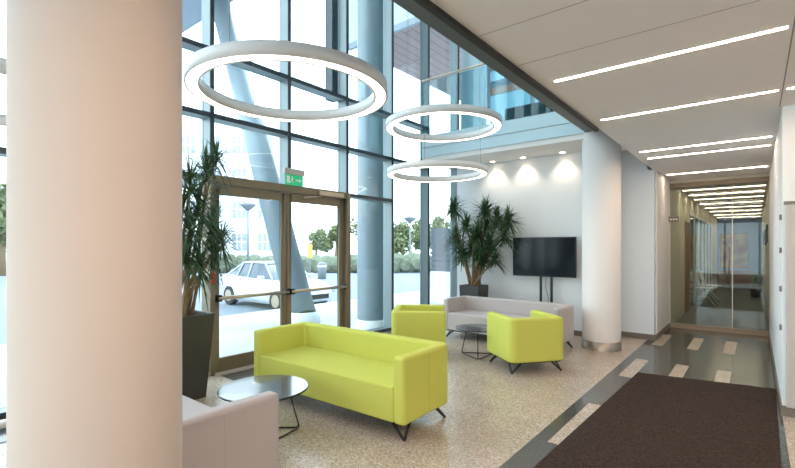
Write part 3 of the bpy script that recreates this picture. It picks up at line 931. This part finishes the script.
# cars
def car(label, loc, rz, L=4.3):
    o = thing('car', label, 'car', loc, rz)
    # stations along x (front at +x): x, zlow, zshoulder, halfwidth
    st = [(-2.12,.42,.80,.62),(-2.05,.26,.96,.76),(-1.7,.2,1.0,.83),(-1.0,.18,.97,.86),(0,.18,.93,.87),(.8,.18,.92,.86),(1.4,.2,.84,.84),(1.9,.24,.72,.76),(2.12,.3,.60,.62)]
    b = MB(); V = []
    for (x, zl, zs, hw) in st:
        V += [(x,-hw*.92,zl),(x,-hw,zl+.2),(x,-hw,zs-.12),(x,-hw*.9,zs),(x,hw*.9,zs),(x,hw,zs-.12),(x,hw,zl+.2),(x,hw*.92,zl)]
    fs = []
    for i in range(len(st)-1):
        for k in range(8):
            l = (k+1) % 8
            fs.append((i*8+k, i*8+l, i*8+8+l, i*8+8+k))
    fs += [tuple(range(8)), tuple(len(V)-8+k for k in range(8))[::-1]]
    b.add(V, fs, 0, True)
    b.build('body', M['carpaint'], o)
    # cabin
    def cab(sc_, zt):
        low = [(-1.9,.72),(-1.0,.78),(.1,.78),(.95,.74)]
        hi = [(-1.0,.50),(-.7,.56),(.0,.58),(.3,.54)]
        V = []
        for (a, c) in zip(low, hi):
            V += [(a[0],-a[1]*sc_,.9),(c[0],-c[1]*sc_,zt),(c[0],c[1]*sc_,zt),(a[0],a[1]*sc_,.9)]
        fs = []
        for i in range(3):
            for k in range(3): fs.append((i*4+k, i*4+k+1, i*4+5+k, i*4+4+k))
        fs += [(0,1,2,3), (12,15,14,13)]
        return V, fs
    V, fs = cab(1.0, 1.40); MB().add(V, fs, 0, False).build('windows', M['carglass'], o)
    MB().add([(-1.05,-.53,1.385),(-.7,-.61,1.40),(.0,-.61,1.40),(.35,-.56,1.385),(.35,.56,1.385),(.0,.61,1.40),(-.7,.61,1.40),(-1.05,.53,1.385),
              (-1.1,-.4,1.43),(-.7,-.45,1.45),(0,-.45,1.45),(.2,-.4,1.43),(.2,.4,1.43),(0,.45,1.45),(-.7,.45,1.45),(-1.1,.4,1.43)],
             [(i,(i+1)%8,8+(i+1)%8,8+i) for i in range(8)]+[tuple(range(8,16)), tuple(range(8))[::-1]], 0, True).build('roof', M['carpaint'], o)
    pb = MB()
    for s_ in (-1, 1):
        for (a, c) in (((-1.88,.72),(-1.02,.51)), ((-.35,.79),(-.38,.59)), ((.95,.745),(.3,.55)), ((-1.02,.785),(-.92,.58))):
            pb.tube([(a[0], s_*a[1], .91), (c[0], s_*c[1], 1.4)], .03, 6)
    pb.build('pillars', M['carpaint'], o)
    for x in (-1.35, 1.3):
        for s_ in (-1, 1):
            b = MB().tube([(x, s_*.68, .31), (x, s_*.885, .31)], .31, 28)
            wl = b.build('wheel', M['tyre'], o)
            MB().tube([(x, s_*.87, .31), (x, s_*.90, .31)], .19, 20).build('rim', M['bar'], wl)
    for s_ in (-1, 1):
        MB().box(1.9, 2.1, s_*.62-.14, s_*.62+.14, .52, .64).build('headlight', M['glass_smoke'], o)
        MB().box(.55, .75, s_*.95-.07, s_*.95+.07, .93, 1.04).build('mirror', M['carpaint'], o, bevel=.02)
    MB().box(2.08, 2.14, -.45, .45, .36, .5).build('grille', M['tyre'], o)
    return o
p = ray_pt(275, 14.6, GZ)
car('silver white parked car with four side windows seen through the left door leaf', p, TH - R(40))
# street furniture
def street_lamp(px, D, ztop, label):
    o = thing('street_lamp', label, 'street lamp', ray_pt(px, D, GZ), 0, 'street lamps outside')
    MB().tube([(0,0,0), (0,0,ztop)], [.09, .05], 10).build('post', M['lamp_post'], o)
    MB().lathe([(.001, ztop+.25), (.55, ztop+.1), (.5, ztop+.02), (.12, ztop-.3), (.001, ztop-.3)], n=20).build('lamp_head', M['lamp_post'], o)
street_lamp(248, 30, 4.7, 'grey street lamp seen through the left door leaf')
street_lamp(410, 36, 4.2, 'street lamp seen through the bay right of the outdoor column')
o = thing('notice_board', 'yellow board on a post behind the leaning column', 'board', ray_pt(310, 25, GZ))
MB().tube([(0,0,0),(0,0,2.2)], .04).build('post', M['lamp_post'], o)
MB().box(-.17, .17, -.03, .03, 1.3, 2.1).build('panel', M['yellow'], o)
o = thing('litter_bin', 'grey white bin on the road side behind the right door leaf', 'bin', ray_pt(322, 27, GZ))
MB().lathe([(.001,0),(.25,0),(.28,.9),(.2,1.0),(.001,1.02)], n=20).build('body', M['lamp_post'], o)
MB().lathe([(.29,.72),(.29,.82)], n=20).build('rim', M['white'], o)

def tree(px, D, h, cr, label, seed, m='foliage', bush=False):
    rnd = random.Random(seed)
    o = thing('bush' if bush else 'tree', label, 'bush' if bush else 'tree', ray_pt(px, D, GZ), 0, 'bushes beyond the road' if bush else 'trees beyond the road')
    if not bush:
        MB().tube([(0,0,0),(.1,0,h*.45),(0,.1,h*.75)], [.22,.16,.08], 8).build('trunk', M['bark'], o)
    b = MB()
    for k in range(9):
        rr = cr*rnd.uniform(.35, .6)
        c0 = Vector((rnd.uniform(-1, 1)*cr*.6, rnd.uniform(-1, 1)*cr*.6, h*.66 + rnd.uniform(-1, 1)*h*.22))
        for q in range(200):
            d = Vector((rnd.gauss(0, 1), rnd.gauss(0, 1), rnd.gauss(0, 1))).normalized()
            p = c0 + d*rr*rnd.uniform(.55, 1.05)
            a = Vector((rnd.gauss(0, 1), rnd.gauss(0, 1), rnd.gauss(0, 1))).normalized()*.17
            c = a.cross(d)
            if c.length < .02: continue
            c = c.normalized()*.14
            b.add([p-a, p-c, p+a, p+c], [(0,1,2,3)])
    b.build('crown', M[m], o, recalc=False)
tnames = ['behind the right door leaf', 'left of the outdoor column', 'behind the outdoor column', 'right of the outdoor column', 'under the far street lamp', 'near the dark louvred enclosure', 'far right behind the enclosure']
for k, (px, D, h, cr) in enumerate(((316, 66, 4.4, 1.8), (336, 50, 4.4, 1.6), (368, 52, 5.0, 2.0), (390, 42, 4.0, 1.7), (402, 58, 4.8, 2.2), (426, 50, 5.0, 2.0), (447, 62, 6.4, 2.6))):
    tree(px, D, h, cr, 'pale green tree beyond the road, ' + tnames[k], 20+k)
def hedge():
    rnd = random.Random(4)
    p0 = Vector(ray_pt(196, 34, GZ)); p1 = Vector(ray_pt(436, 34, GZ))
    d = p1 - p0
    o = thing('hedge', 'long low grey green hedge beyond the road', 'hedge', p0, math.atan2(d.y, d.x))
    bm = bmesh.new()
    n_ = int(d.length/.5)
    for k in range(n_):
        t = bmesh.ops.create_icosphere(bm, subdivisions=2, radius=.75)
        off = Vector((k*.5, rnd.uniform(-.3, .3), .45 + rnd.uniform(-.1, .3)))
        for v in t['verts']:
            v.co *= 1 + rnd.uniform(-.14, .14)
            v.co += off
            v.co.z = max(v.co.z, .02)
    me = bpy.data.meshes.new('foliage'); bm.to_mesh(me); bm.free()
    me.materials.append(M['hedge'])
    c = bpy.data.objects.new('foliage', me); COL.objects.link(c); c.parent = o
hedge()
struct(MB().box(-60, -11.5, 40, 40.4, GZ, GZ+.15).build('trim_7', M['pave']), 'pale kerb beyond the road', 'kerb')
for k, (px, D) in enumerate(((2, 30), (-24, 24))):
    tree(px, D, 5.5, 2.2, ['green tree outside left of the near column', 'green tree outside at the far left edge'][k], 80+k)
